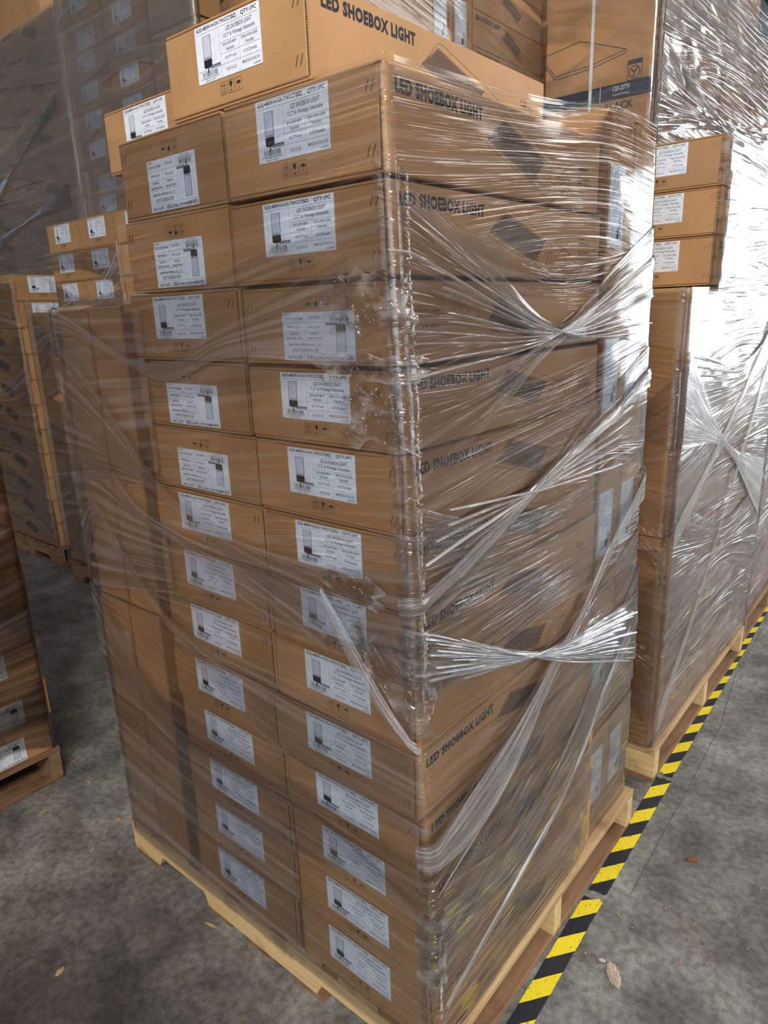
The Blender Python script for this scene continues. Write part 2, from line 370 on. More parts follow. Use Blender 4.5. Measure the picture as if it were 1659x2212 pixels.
LW, LH = 0.174, 0.087
def label_art(mc, o, U, V, n, T=0.0006):
    """white shipping label with its print; o = lower left corner"""
    o = np.array(o, float); U = np.array(U, float); V = np.array(V, float); n = np.array(n, float)
    c = [o, o + U * LW, o + U * LW + V * LH, o + V * LH]
    t = [p + n * T for p in c]
    mc.add(c + t, [(4, 5, 6, 7), (0, 1, 5, 4), (1, 2, 6, 5), (2, 3, 7, 6), (3, 0, 4, 7)], 0)
    P = Plane2D(mc, o + n * (T + 0.00015), U, V, n)
    w, h = LW, LH
    def tx(b, x0, x1, y0, y1, bold=0.0, mi=1, lift=0): P.text(b, x0 * w, x1 * w, y0 * h, y1 * h, mi, lift, bold)
    tx('SL02-480W-H-XX-TWCCT(BZ)', .03, .665, .885, .975, 0.022)
    tx('QTY:1PC', .73, .96, .892, .970, 0.022)
    lw = 0.00035
    P.line((.70 * w, .87 * h), (.70 * w, .99 * h), lw, 1)
    P.line((.02 * w, .862 * h), (.985 * w, .862 * h), lw, 1)
    P.line((.385 * w, .862 * h), (.385 * w, .02 * h), lw, 1)
    P.line((.385 * w, .59 * h), (.985 * w, .59 * h), lw, 1)
    P.line((.385 * w, .395 * h), (.985 * w, .395 * h), lw, 1)
    P.line((.02 * w, .215 * h), (.985 * w, .215 * h), lw, 1)
    P.line((.685 * w, .59 * h), (.685 * w, .02 * h), lw, 1)
    tx('LED SHOEBOX LIGHT', .495, .885, .750, .825, 0.006)
    tx('CCT & Wattage Selectable', .455, .925, .630, .712, 0.006)
    tx('360W-420W-480W', .43, .645, .515, .565, 0.004)
    tx('Selectable', .48, .60, .425, .475, 0.004)
    tx('3500K-5000K-6500K', .715, .955, .515, .565, 0.004)
    tx('Selectable', .775, .895, .425, .475, 0.004)
    tx('120-277V Input', .45, .63, .275, .335, 0.004)
    tx('0-10V Dimmable', .735, .935, .275, .335, 0.004)
    tx('G.W.:19.2 LB', .465, .61, .085, .14, 0.004)
    tx('MEAS:30.3x15.0x5.5 IN', .71, .965, .105, .155, 0.004)
    tx('No.02505050', .87, .975, .03, .058, 0.01)
    # lamp picture
    P.rect(.115 * w, .245 * w, .43 * h, .81 * h, 1)
    P.rect(.121 * w, .239 * w, .435 * h, .803 * h, 2, 0.0001)
    P.poly([(.115 * w, .40 * h), (.115 * w, .275 * h), (.135 * w, .25 * h), (.225 * w, .25 * h), (.245 * w, .275 * h), (.245 * w, .40 * h)], 1)
    for k in range(6): P.rect((.122 + k * .0205) * w, (.134 + k * .0205) * w, .405 * h, .425 * h, 1)
    P.rect(.172 * w, .188 * w, .17 * h, .25 * h, 1)
    P.rect(.215 * w, .375 * w, .225 * h, .275 * h, 1)
    tx('2nd Generation', .225, .365, .232, .268, 0.004, 0, 0.0001)
    random.seed(3); x = .075
    while x < .325:
        bw = random.choice((.0035, .0035, .007, .010)); P.rect(x * w, (x + bw) * w, .105 * h, .195 * h, 1); x += bw + random.choice((.0035, .006, .009))
    tx('6 944449 650492', .055, .335, .062, .095, 0.004)
    tx('MADE IN CHINA', .12, .29, .022, .044, 0.004)

def symbols(P, cx, z, s=0.0165, g=0.0045, hh=0.019):
    """three framed handling marks: this way up, fragile glass, umbrella"""
    w = 0.0006
    for k in range(3):
        a = cx + (k - 1) * (s + g) - s / 2
        P.path([(a, z), (a + s, z), (a + s, z + hh), (a, z + hh)], w, 0, 0, True)
        if k == 0:
            for q in (.33, .67):
                x = a + q * s; P.line((x, z + .25 * hh), (x, z + .75 * hh), 0.0009)
                P.poly([(x - .0022, z + .68 * hh), (x + .0022, z + .68 * hh), (x, z + .88 * hh)])
            P.line((a + .2 * s, z + .17 * hh), (a + .8 * s, z + .17 * hh), 0.0010)
        elif k == 1:
            x = a + s / 2
            P.poly([(x - .0042, z + .88 * hh), (x - .0008, z + .88 * hh), (x + .0006, z + .72 * hh), (x - .0006, z + .62 * hh), (x + .0016, z + .88 * hh), (x + .0042, z + .88 * hh), (x + .0030, z + .55 * hh), (x, z + .42 * hh), (x - .0030, z + .55 * hh)])
            P.line((x, z + .45 * hh), (x, z + .18 * hh), 0.0009); P.line((x - .003, z + .16 * hh), (x + .003, z + .16 * hh), 0.0012)
        else:
            x = a + s / 2
            P.poly([(x + .0058 * math.cos(t), z + .52 * hh + .0046 * math.sin(t)) for t in np.linspace(0, PI, 9)])
            P.line((x, z + .52 * hh), (x, z + .22 * hh), 0.0008); P.path([(x, z + .22 * hh), (x + .0012, z + .16 * hh), (x + .0026, z + .20 * hh)], 0.0007)

def lamp_drawing(P, far=False):
    """line drawing of the flood light printed on the long side; P axes: u along the box, v up"""
    A = np.array
    a, b, c, d = A((.288, .080)), A((.342, .116)), A((.500, .074)), A((.455, .032))
    P.path([a, b, c, d], 0.0011, 0, 0, True)
    n = 44; kk = 22
    for i in range(1, n):
        t = i / n; P.line(a + (d - a) * t + (b - a) * .06, b + (c - b) * t - (b - a) * .06, 0.0011)
    for j in range(1, kk):
        t = j / kk; P.line(a + (b - a) * t + (d - a) * .01, d + (c - d) * t - (d - a) * .01, 0.0009)
    P.path([a + (-.006, -.008), b + (-.002, .008), b + (.012, .009), (.52, .082), (.585, .060), (.600, .040), (.560, .012), (.530, .006), d + (.004, -.006)], 0.0007)
    P.path([a + (-.006, -.008), d + (.004, -.006)], 0.0009)
    P.path([(.462, .040), (.50, .075), (.535, .062), (.50, .026)], 0.0007, 0, 0, True)
    P.path([(.508, .050), (.530, .052), (.528, .030), (.506, .030)], 0.0008, 0, 0, True)
    for (cx, cz, r) in ((.585, .034, .017), (.585, .034, .010), (.538, .014, .004), (.552, .020, .003)):
        P.path([(cx + r * math.cos(t), cz + r * .8 * math.sin(t)) for t in np.linspace(0, 2 * PI, 15)], 0.0008)
    P.path([(.560, .050), (.590, .064), (.612, .050), (.614, .030), (.600, .016)], 0.0012)
    for k in range(8):
        t = k / 7; P.line((.456 + t * .036, .030 + t * .046), (.466 + t * .036, .026 + t * .046), 0.0016)

W, L, H = 0.376, 0.768, 0.140
def side_print(mc, sgn):
    """print on the +X (sgn=1) or -X side"""
    x = sgn * (W / 2 + 0.0002)
    if sgn > 0: P = Plane2D(mc, (x, -L / 2, 0), (0, 1, 0), (0, 0, 1), (1, 0, 0))
    else: P = Plane2D(mc, (x, L / 2, 0), (0, -1, 0), (0, 0, 1), (-1, 0, 0))
    P.text('LED SHOEBOX LIGHT', .028, .270, .103, .1245, 0, 0, 0.055, 1.12)
    lamp_drawing(P)
    P.text('0-10V', .655, .682, .083, .0885, 0, 0, 0.01); P.text('DIMMABLE', .655, .705, .074, .0795, 0, 0, 0.01)
    P.line((.655, .070), (.710, .070), 0.0005)
    P.text('AC120-277V', .655, .715, .056, .0615, 0, 0, 0.01); P.text('INPUT VOLTAGE', .655, .725, .047, .0525, 0, 0, 0.01)
    P.line((.655, .043), (.725, .043), 0.0005)

def make_carton(printed=True, labels=True, staples=True):
    t = empty('carton')
    mc = MC()
    e = 0.0035      # the stapled end flaps stand this far proud of the body
    mc.rbox(-W / 2, W / 2, -L / 2 + e, L / 2 - e, 0.0008, H - 0.0008, 0.004, 2)
    # top and bottom flap sheets: slightly smaller, so the edges read as doubled board
    mc.rbox(-W / 2 + 0.002, W / 2 - 0.0025, -L / 2 + 0.001, L / 2 - 0.001, H - 0.0045, H, 0.0012, 1)
    mc.rbox(-W / 2 + 0.002, W / 2 - 0.0025, -L / 2 + 0.001, L / 2 - 0.001, 0, 0.0045, 0.0012, 1)
    if printed:
        k = len(mc.f); side_print(mc, 1); side_print(mc, -1)
        for q in range(k, len(mc.f)): mc.m[q] = 1
    mc.build('carton_body', [M_card, M_ink2], t)
    for s in (-1, 1):
        m2 = MC(); y = s * (L / 2 - e / 2)
        m2.rbox(-W / 2 + 0.0015, W / 2 - 0.009, min(y - e / 2, y + e / 2), max(y - e / 2, y + e / 2), 0.0055, H - 0.0055, 0.0014, 1)
        if printed or labels:
            U = (1, 0, 0) if s < 0 else (-1, 0, 0)
            P = Plane2D(m2, (0, s * (L / 2 + 0.0002), 0), U, (0, 0, 1), (0, s, 0))
            k = len(m2.f); symbols(P, -0.010, 0.0195)
            for q in range(k, len(m2.f)): m2.m[q] = 1
        m2.build('end_flap', [M_flap, M_ink2], t)
        m3 = MC(); zz = (0.0, 1)
        # corrugated strip showing at the open edge of the flap
        for q in range(34):
            z0 = 0.008 + q * 0.0037
            m3.box(W / 2 - 0.0088, W / 2 - 0.0070, min(s * (L / 2 - 0.0036), s * (L / 2 - 0.0012)), max(s * (L / 2 - 0.0036), s * (L / 2 - 0.0012)), z0, z0 + 0.0018)
        m3.build('corrugated_edge', M_edge, t)
    if labels:
        for s in (-1, 1):
            m2 = MC(); x0 = -0.010 - LW / 2
            if s < 0: label_art(m2, (x0, -L / 2 - 0.0002, H - 0.0075 - LH), (1, 0, 0), (0, 0, 1), (0, -1, 0))
            else: label_art(m2, (-x0, L / 2 + 0.0002, H - 0.0075 - LH), (-1, 0, 0), (0, 0, 1), (0, 1, 0))
            m2.build('shipping_label', [M_paper, M_ink, M_grey], t)
    if staples:
        for z in (0.030, 0.110):
            for k in (0, 1):
                m2 = MC()
                x = W / 2 - 0.034 + k * 0.011
                a = np.array((x, -L / 2 - 0.0004, z - 0.007)); b = np.array((x + 0.006, -L / 2 - 0.0004, z + 0.008))
                d = np.array((0.0006, 0, 0)); n = np.array((0, -0.0009, 0))
                m2.add([a - d, a + d, b + d, b - d, a - d + n, a + d + n, b + d + n, b - d + n], [(4, 5, 6, 7), (0, 1, 5, 4), (2, 3, 7, 6), (0, 4, 7, 3), (1, 2, 6, 5)])
                m2.build('staple', M_metal, t)
    return t
proto = make_carton()
plainp = make_carton(False, False, False)
def place(src, center, ax, sc=(1, 1, 1), label=None, group=None, jit=0.0):
    """ax: world directions of the carton's local X, Y, Z; center: geometric centre"""
    o = copy_tree(src)
    R = Matrix((ax[0], ax[1], ax[2])).transposed()
    if jit: R = Matrix.Rotation(random.uniform(-jit, jit), 3, 'Z') @ R
    q = R.to_quaternion()
    base = Vector(center) - q @ Vector((0, 0, H / 2 * sc[2]))
    o.location = base; o.rotation_mode = 'QUATERNION'; o.rotation_quaternion = q; o.scale = sc
    tag(o, label, 'carton', group)
    return o
UP = ((1, 0, 0), (0, 1, 0), (0, 0, 1))
INV = ((-1, 0, 0), (0, 1, 0), (0, 0, -1))
TOX = ((0, 1, 0), (-1, 0, 0), (0, 0, 1))          # label end faces +X
TOXI = ((0, -1, 0), (-1, 0, 0), (0, 0, -1))
EDGE = ((0, 0, 1), (-1, 0, 0), (0, -1, 0))        # on edge, label end faces +X, label turned on its side
ORD = ['top', 'second from the top', 'third from the top', 'fourth from the top', 'fifth from the top', 'sixth from the top', 'seventh from the top', 'eighth from the top', 'ninth from the top', 'tenth from the top', 'eleventh from the top', 'twelfth from the top', 'thirteenth from the top']

# ------------------------------------------------------------------ pallets
def make_pallet(ms, mdeck, mbot, Lx=1.22, Ly=1.03):
    t = empty('wooden_pallet')
    hs = 0.089; tb = 0.016
    for y in (0.0, Ly / 2 - 0.02, Ly - 0.04):
        mc = MC()
        prof = [(0, tb), (0.14, tb), (0.16, tb + 0.036), (0.37, tb + 0.036), (0.39, tb), (Lx - 0.39, tb), (Lx - 0.37, tb + 0.036), (Lx - 0.16, tb + 0.036), (Lx - 0.14, tb), (Lx, tb), (Lx, tb + hs), (0, tb + hs)]
        n = len(prof)
        vs = [(-x, y, z) for x, z in prof] + [(-x, y + 0.04, z) for x, z in prof]
        fs = []
        # split the concave outline into convex columns
        cols = [(0, 1, 2, 3)]
        tops = tb + hs
        segs = list(zip(prof[:9], prof[1:10]))
        for (xa, za), (xb, zb) in segs:
            q = [(-xa, y, za), (-xb, y, zb), (-xb, y, tops), (-xa, y, tops)]
            r = [(a, y + 0.04, c) for a, b_, c in q]
            mc.add(q + r, [(0, 3, 2, 1), (4, 5, 6, 7), (0, 1, 5, 4), (3, 7, 6, 2)])
        mc.add([(0, y, tb), (0, y + 0.04, tb), (0, y + 0.04, tops), (0, y, tops)], [(0, 1, 2, 3)])
        mc.add([(-Lx, y, tb), (-Lx, y + 0.04, tb), (-Lx, y + 0.04, tops), (-Lx, y, tops)], [(3, 2, 1, 0)])
        mc.build('stringer', ms, t)
    nb = 7; bw = 0.125; gap = (Lx - nb * bw) / (nb - 1)
    for k in range(nb):
        x = -(k * (bw + gap))
        mc = MC(); mc.rbox(x - bw, x, -0.006 + (k % 3) * 0.003, Ly + 0.004 - (k % 2) * 0.004, tb + hs, tb + hs + 0.019, 0.0015, 1)
        mc.build('deck_board', mdeck, t)
    for k in (0, 2, 3, 4, 6):
        x = -(k * (bw + gap))
        mc = MC(); mc.rbox(x - bw * 0.9, x - 0.002, 0, Ly, 0.0, tb, 0.0015, 1)
        mc.build('bottom_board', mbot, t)
    return t
TOPP = 0.124
pal1 = make_pallet(M_pine, M_pine_b, M_brown_b)
pal2 = make_pallet(M_brown, M_brown_b, M_brown_b)
def pallet(src, x, y, label, z=0.0, sx=1.0, sy=1.0, sz=1.0):
    o = copy_tree(src); o.location = (x, y, z); o.scale = (sx, sy, sz)
    tag(o, label, 'pallet'); return o
PZ = 0.135
pallet(pal1, 0.050, 0.005, 'pale pine pallet under the large wrapped carton stack in the foreground', sz=PZ / TOPP, sx=0.985, sy=1.03)

# ------------------------------------------------------------------ the foreground stack
ZB = [1.986, 1.834, 1.690, 1.551, 1.409, 1.267, 1.128, 0.990, 0.846, 0.703, 0.568, 0.430, 0.288, 0.135]
RX = [-.033, -.025, -.018, -.015, -.006, -.003, .003, .0035, .005, .016, .028, .031, .031]
LX = [-.398, -.395, -.391, -.389, -.377, -.370, -.371, -.377, -.382, -.365, -.361, -.362, -.367]
LLX = [-.747, -.753, -.773, -.777, -.768, -.764, -.768, -.772, -.776, -.766, -.762, -.765, -.772]
UPSR = {2}; UPSL = {0, 1, 3, 4}
GAP = 0.0025
def front_carton(x0, x1, i, ud, col):
    zt, zb = ZB[i] - (0.0055 if (col == 'R' and i in (1, 2, 3)) else 0), ZB[i + 1]
    sz = (zt - zb - GAP) / H; sx = (x1 - x0 - 0.003) / W
    y = random.uniform(-0.004, 0.004)
    word = {'R': 'right', 'L': 'middle'}[col]
    st = 'upside-down label' if ud else 'upright label'
    lab = 'carton, %s, %s in %s column of foreground front' % (st, ORD[i], word)
    return place(proto, ((x0 + x1) / 2, y + L / 2, (zt + zb) / 2), INV if ud else UP, (sx, 1, sz), lab, 'cartons of the foreground stack', 0.006)
for i in range(13):
    front_carton(LX[i], RX[i], i, i in UPSR, 'R')
    front_carton(LLX[i], LX[i] - 0.003, i, i in UPSL, 'L')
# the loose carton across the top, and the one poking out behind
place(proto, (-0.553 + 0.186, 0.010 + L / 2, 1.989 + 0.0705), UP, (0.985, 1, 1.007), 'loose unwrapped carton lying on top of the foreground stack', 'loose cartons on the foreground stack')
t2 = place(proto, (-0.895, 0.185 + L / 2, 1.989 + 0.0705), UP, (1, 1, 1.0), 'carton jutting out on the left behind the loose top carton', 'loose cartons on the foreground stack')
# cartons on edge at the back of the right side
for c in range(2):
    for k in range(5):
        x1 = np.interp(PZ + (k + .5) * .383, ZB[::-1][:14], (RX + [RX[-1]])[:14][::-1]) * 0.55
        y0 = L + 0.004 + c * 0.143
        place(proto, (x1 - L / 2, y0 + 0.0705, PZ + (k + .5) * 0.3835), EDGE, (0.382 / W, 1, 0.998),
              'carton on edge, foreground side end, %s column, %s' % (('left', 'right')[c], ORD[4 - k]), 'cartons on edge in the foreground stack')
# cartons standing on end at the left of the front
STAND = ((1, 0, 0), (0, 0, 1), (0, -1, 0))        # length upright, wide face forward
NARR = ((0, -1, 0), (0, 0, 1), (-1, 0, 0))        # length upright, narrow side forward
def lappatch(x0, x1, y, zs, name='tape_end'):
    pass
for c in range(2):
    for r in range(2):
        x0 = (-1.112, -0.962)[c] - (0.012 if r == 0 else 0); x1 = x0 + 0.143
        o = place(plainp, ((x0 + x1) / 2, 0.004 + W / 2, PZ + 0.77 * r + 0.385), NARR, (1, 1, 1.0),
              'blank upright carton at left of foreground stack, %s column, %s' % (('outer', 'inner')[c], ('lower', 'upper')[r]), 'upright cartons in the foreground stack')
        if c == 0:
            for zz in (0.10, 0.60):       # packing tape lapped round from the hidden side
                m2 = MC(); lx = -L / 2 + zz
                # local frame: X -> -y world (front is local +X), Y -> up, Z -> -x
                m2.box(W / 2 + 0.0003, W / 2 + 0.0008, lx, lx + 0.076, 0.002, H - 0.002)
                m2.build('packing_tape', M_tape, o)

# upper tier: large cartons with a navy band
def big_carton(x0, x1, y0, y1, z0, z1, printed, label):
    t = empty('large_carton', ((x0 + x1) / 2, (y0 + y1) / 2, z0))
    hx, hy, h = (x1 - x0) / 2, (y1 - y0) / 2, z1 - z0
    mc = MC(); mc.rbox(-hx, hx, -hy, hy, 0, h, 0.012, 3); mc.build('carton_body', M_card, t)
    if printed:
        m2 = MC(); P = Plane2D(m2, (-hx, -hy - 0.0006, 0), (1, 0, 0), (0, 0, 1), (0, -1, 0))
        w = 2 * hx
        P.rect(0, w, .345, .410, 0)
        P.text('120-277V', .835, .915, .380, .400, 1, 0.0004, 0.01)
        P.text('Universal Voltage', .835, .915, .360, .369, 1, 0.0004, 0.004)
        P.line((.775, .345), (.775, .410), 0.003, 1, 0.0004)
        P.text('BLACK', .80, .935, .300, .335, 0, 0.0002, 0.02)
        P.path([(.900, .412), (.965, .412), (.965, .490), (.900, .490)], 0.003, 0, 0, True)
        P.rect(.900, .965, .473, .490, 0)
        P.path([(.932 + .024 * math.cos(t), .442 + .024 * math.sin(t)) for t in np.linspace(0, 2 * PI, 17)], 0.004)
        P.path([(.915, .452), (.932, .442), (.946, .458)], 0.005); P.line((.932, .442), (.927, .422), 0.005)
        P.path([(.464, .594), (.67, .620), (.888, .540), (.725, .510), (.545, .500), (.464, .594)], 0.003)
        P.path([(.464, .594), (.464, .580), (.545, .486), (.725, .496), (.888, .526), (.888, .540)], 0.003)
        P.rect(0, w, h - .12, h - .03, 0)
        m2.build('printed_band', [M_band, M_paper], t)
    tag(t, label, 'carton', 'large cartons of the upper tier')
    return t
# ------------------------------------------------------------------ neighbours
def stack_to_x(x, y1, zs, n_ud, what, pre, group, sx=1.0, cols=1):
    """cartons whose label ends face +X; y1 = far (right hand) edge"""
    n = len(zs) - 1
    for i in range(n):
        jy = random.uniform(-0.012, 0.004)
        zt, zb = zs[i + 1], zs[i]
        ud = i in n_ud
        place(proto, (x - L / 2 + random.uniform(-.008, .004), y1 - W * sx / 2 + jy, (zt + zb) / 2), TOXI if ud else TOX, (sx, 1, (zt - zb - GAP) / H),
              pre % ORD[n - 1 - i], group, 0.008)
# near left pallet
stack_to_x(-1.700, 0.035, [0.135 + 0.1445 * i for i in range(10)], {0, 1}, '', 'carton at left edge of picture, %s of its stack', 'cartons at the left edge')
pallet(pal2, -1.70, -0.99, 'pallet in shadow under the stack at the left edge of the picture', sz=PZ / TOPP)
big_carton(-2.48, -1.71, -0.98, -0.37, 0.136, 1.46, False, 'unseen light-blocking load behind the labelled cartons at the left edge')  # this load and the next ones are unseen, added to shade the lower left
big_carton(-2.60, -1.74, -2.30, -1.10, 0.0, 1.95, False, 'tall unseen light-blocking load nearer than the left edge stack')
big_carton(-1.75, -0.60, -3.70, -2.55, 0.0, 2.20, False, 'tall unseen light-blocking load left of the viewpoint')
# far left pallet (labels face right)
zs6 = [0.135 + 0.1635 * i for i in range(12)]
for q in range(2):
    for i in range(11):
        if q == 0: lab = 'label end turned right, distant left aisle stack, %s carton' % ORD[10 - i]
        else: lab = 'rear column carton, %s, distant left stack' % ORD[10 - i]
        place(proto, (-4.0 - L / 2, 1.17 + W / 2 + q * 0.38, (zs6[i] + zs6[i + 1]) / 2), TOX, (1, 1, (0.1635 - GAP) / H), lab, 'cartons of the distant left stack', 0.01)
pallet(pal2, -3.98, 1.15, 'brown pallet under the distant stack behind the left aisle', sz=PZ / TOPP)
# second wrapped pallet beyond the foreground stack
pallet(pal2, -2.46, 1.09, 'brown pallet partly hidden behind the foreground stack on the left', sz=PZ / TOPP)
for c in range(4):
    for r in range(2):
        x0 = -3.705 + c * 0.145
        place(plainp, (x0 + 0.0715, 1.11 + W / 2, PZ + 0.78 * r + 0.39), NARR, (1, 0.78 / L, 1.0),
              'blank upright carton, wrapped block behind foreground stack, %s layer, %s from left' % (('lower', 'upper')[r], ('first', 'second', 'third', 'fourth')[c]), 'upright cartons beyond the foreground stack')
zs8 = [1.70, 1.86, 2.02, 2.18]
for c in range(3):
    for i in range(3):
        place(proto, (-3.63 + c * 0.382 + W / 2, 1.25 + L / 2, (zs8[i] + zs8[i + 1]) / 2), UP, (1, 1, (0.16 - GAP) / H),
              'carton in the left background block below the tall grey tier, %s row, %s column' % (('bottom', 'middle', 'top')[i], ('left', 'middle', 'right')[c]), 'cartons below the grey tier', 0.004)
# tall upper tier with two label columns
for c in range(2):
    for i in range(9):
        z0 = 2.185 + i * 0.1415
        ud = (c == 0 and i in (1, 6))
        place(proto, (-3.435 + c * 0.392 + (W / 2) + (0.03 if i < 2 else 0) * (1 - c), 1.43 + L / 2, z0 + 0.0705), INV if ud else UP, (1, 1, 0.139 / H),
              'carton of high grey tier upper left, %s column, %s from bottom' % (('left', 'right')[c], ('first', 'second', 'third', 'fourth', 'fifth', 'sixth', 'seventh', 'eighth', 'ninth')[i]), 'cartons of the high grey tier', 0.005)
for r in range(2):
    place(plainp, (-2.645 + W / 2, 1.43 + H / 2, 2.185 + 0.77 * r + 0.385), STAND, (1, 1, 1), 'blank upright carton at the right end of the high grey tier, %s' % ('lower', 'upper')[r], 'upright cartons of the high grey tier')
# dark tier at the far upper left, long printed sides forward
XLONG = ((0, -1, 0), (1, 0, 0), (0, 0, 1))        # local X (side) faces -Y, length runs along +x
for c in range(3):
    for i in range(10):
        z0 = 1.945 + i * 0.150
        x1 = -3.79 - c * 0.775
        place(proto, (x1 - L / 2 - (0.0 if i > 2 else 0.03), 1.60 + W / 2, z0 + 0.0745), XLONG, (1, 1, 0.147 / H),
              'long-sided carton, dark far left tier, %s column, %s from bottom' % (('right', 'middle', 'left')[c], ('first', 'second', 'third', 'fourth', 'fifth', 'sixth', 'seventh', 'eighth', 'ninth', 'tenth')[i]), 'cartons of the dark far left tier', 0.003)
place(plainp, (-4.42, 1.62 + W / 2, 3.448 + 0.15), XLONG, (1, 1, 0.3 / H), 'bright brown carton peeping over the dark tier at the top left corner')

# right row: pallet beyond the foreground stack
pallet(pal1, 0.035, 1.315, 'pale pallet under the second wrapped stack along the hazard tape', sz=PZ / TOPP, sy=1.18)
for c in range(6):
    for r in range(2):
        y0 = 1.312 + c * 0.1435
        place(plainp, (0.006 - W / 2, y0 + H / 2, PZ + 0.77 * r + 0.385), STAND, (1, 1, 1), 'upright carton, second wrapped stack, %s layer, %s from near corner' % (('lower', 'upper')[r], ('first', 'second', 'third', 'fourth', 'fifth', 'sixth')[c]), 'upright cartons of the second wrapped stack')
for r in range(2):
    place(plainp, (0.000 - W / 2, 2.185 + 0.19, PZ + 0.77 * r + 0.385), STAND, (1, 1, 2.6), 'deep carton on end at the far end of the second wrapped stack, %s layer' % ('lower', 'upper')[r], 'deep upright cartons of the second wrapped stack')
zs2 = [1.680, 1.828, 1.966, 2.108]
for i in range(3):
    place(proto, (0.024 - W / 2 - (2 - i) * 0.001, 1.53 + L / 2, (zs2[i] + zs2[i + 1]) / 2), UP, (1, 1, (zs2[i + 1] - zs2[i] - GAP) / H),
          'carton with cropped label, %s of three lying on the second wrapped stack at the right' % ('lowest', 'middle', 'topmost')[i], 'cartons lying on the second stack')
# third and fourth pallets down the row
pallet(pal2, 0.02, 2.62, 'brown pallet under the third wrapped stack along the hazard tape', sz=PZ / TOPP)
for c in range(4):
    for r in range(2):
        place(plainp, (-0.01 - W / 2, 2.66 + c * 0.26 + 0.13, PZ + 0.9 * r + 0.45), STAND, (1, 0.9 / L, 0.257 / H), 'tall carton, third wrapped stack along tape, %s layer, %s from near end' % (('lower', 'upper')[r], ('first', 'second', 'third', 'fourth')[c]), 'tall cartons of the third wrapped stack')
pallet(pal2, 0.00, 3.92, 'pallet under the farthest wrapped stack along the hazard tape', sz=PZ / TOPP)
for c in range(3):
    for r in range(2):
        place(plainp, (-0.02 - W / 2, 3.95 + c * 0.35 + 0.175, PZ + 0.85 * r + 0.425), STAND, (1, 0.85 / L, 0.347 / H), 'tall carton, farthest wrapped stack, %s layer, %s from near end' % (('lower', 'upper')[r], ('first', 'second', 'third')[c]), 'tall cartons of the farthest wrapped stack')

big_carton(-1.62, -0.60, 2.60, 3.04, 2.19, 3.30, True, 'large carton with navy band and voltage print on the upper tier at the right')
big_carton(-1.62, -0.60, 3.07, 3.60, 2.19, 3.30, False, 'large wrapped upper tier carton just behind the navy banded one')
big_carton(-1.62, -0.60, 3.63, 4.25, 2.19, 3.32, False, 'large wrapped upper tier carton, second behind the navy banded one')
big_carton(-1.62, -0.60, 4.28, 4.95, 2.19, 3.15, False, 'large wrapped upper tier carton farthest behind the navy banded one')
pallet(pal2, -0.58, 2.58, 'upper tier pallet under the large navy banded carton', z=2.055, sz=PZ / TOPP, sy=1.1)
pallet(pal2, -0.58, 3.75, 'upper tier pallet under the farthest large cartons', z=2.055, sz=PZ / TOPP, sy=1.1)
for k, (ya, yb) in enumerate(((2.62, 3.70), (3.76, 4.90))):
    big_carton(-1.62, -0.62, ya, yb, 0.14, 2.05, False, 'tall wrapped load below the upper tier, %s of two' % ('nearer', 'farther')[k])
m = MC(); m.box(-0.90, -0.886, 2.594, 2.5985, 2.19, 3.31); m.box(-0.90, -0.886, 2.594, 3.05, 3.302, 3.306)
tag(m.build('packing_strap', M_strap), 'white plastic strap running down the navy banded large carton', 'strap')

# centre background: stack on the upper tier with long printed sides facing right
CX, CY = -1.15, 1.98
for i in range(9):
    z0 = 2.025 + i * 0.136
    place(proto, (CX - W / 2, CY + L / 2 * 0.83, z0 + 0.067), UP, (1, 0.83, 0.134 / H), 'long-sided printed carton, top centre background, %s from bottom' % ('first', 'second', 'third', 'fourth', 'fifth', 'sixth', 'seventh', 'eighth', 'ninth')[i], 'printed cartons of the centre background')
for c in range(2):
    for k in range(3):
        place(proto, (CX - L / 2, CY - 0.143 * (2 - c) + 0.0715, 2.185 + (k + .5) * 0.385), EDGE, (0.382 / W, 1, 0.998),
              'carton on edge, top centre background, %s column, %s' % (('left', 'right')[c], ('lowest', 'middle', 'topmost')[k]), 'cartons on edge of the centre background')
ONEDGE = ((0, 0, 1), (0, 1, 0), (1, 0, 0))        # wide face toward +X, length along y
for k in range(3):
    place(plainp, (CX - H / 2, CY - 0.286 - L / 2, 2.185 + (k + .5) * 0.385), ((0, 0, -1), (0, 1, 0), (1, 0, 0)), (0.382 / W, 1, 1),
          'blank carton at left end of top centre background, %s' % ('lowest', 'middle', 'topmost')[k], 'blank cartons of the centre background')
big_carton(-2.10, -1.195, 0.90, 1.972, 0.0, 2.180, False, 'nearer tall load carrying the centre background cartons')
big_carton(-2.10, -1.195, 1.978, 2.59, 0.0, 2.022, False, 'farther tall load carrying the centre background cartons')

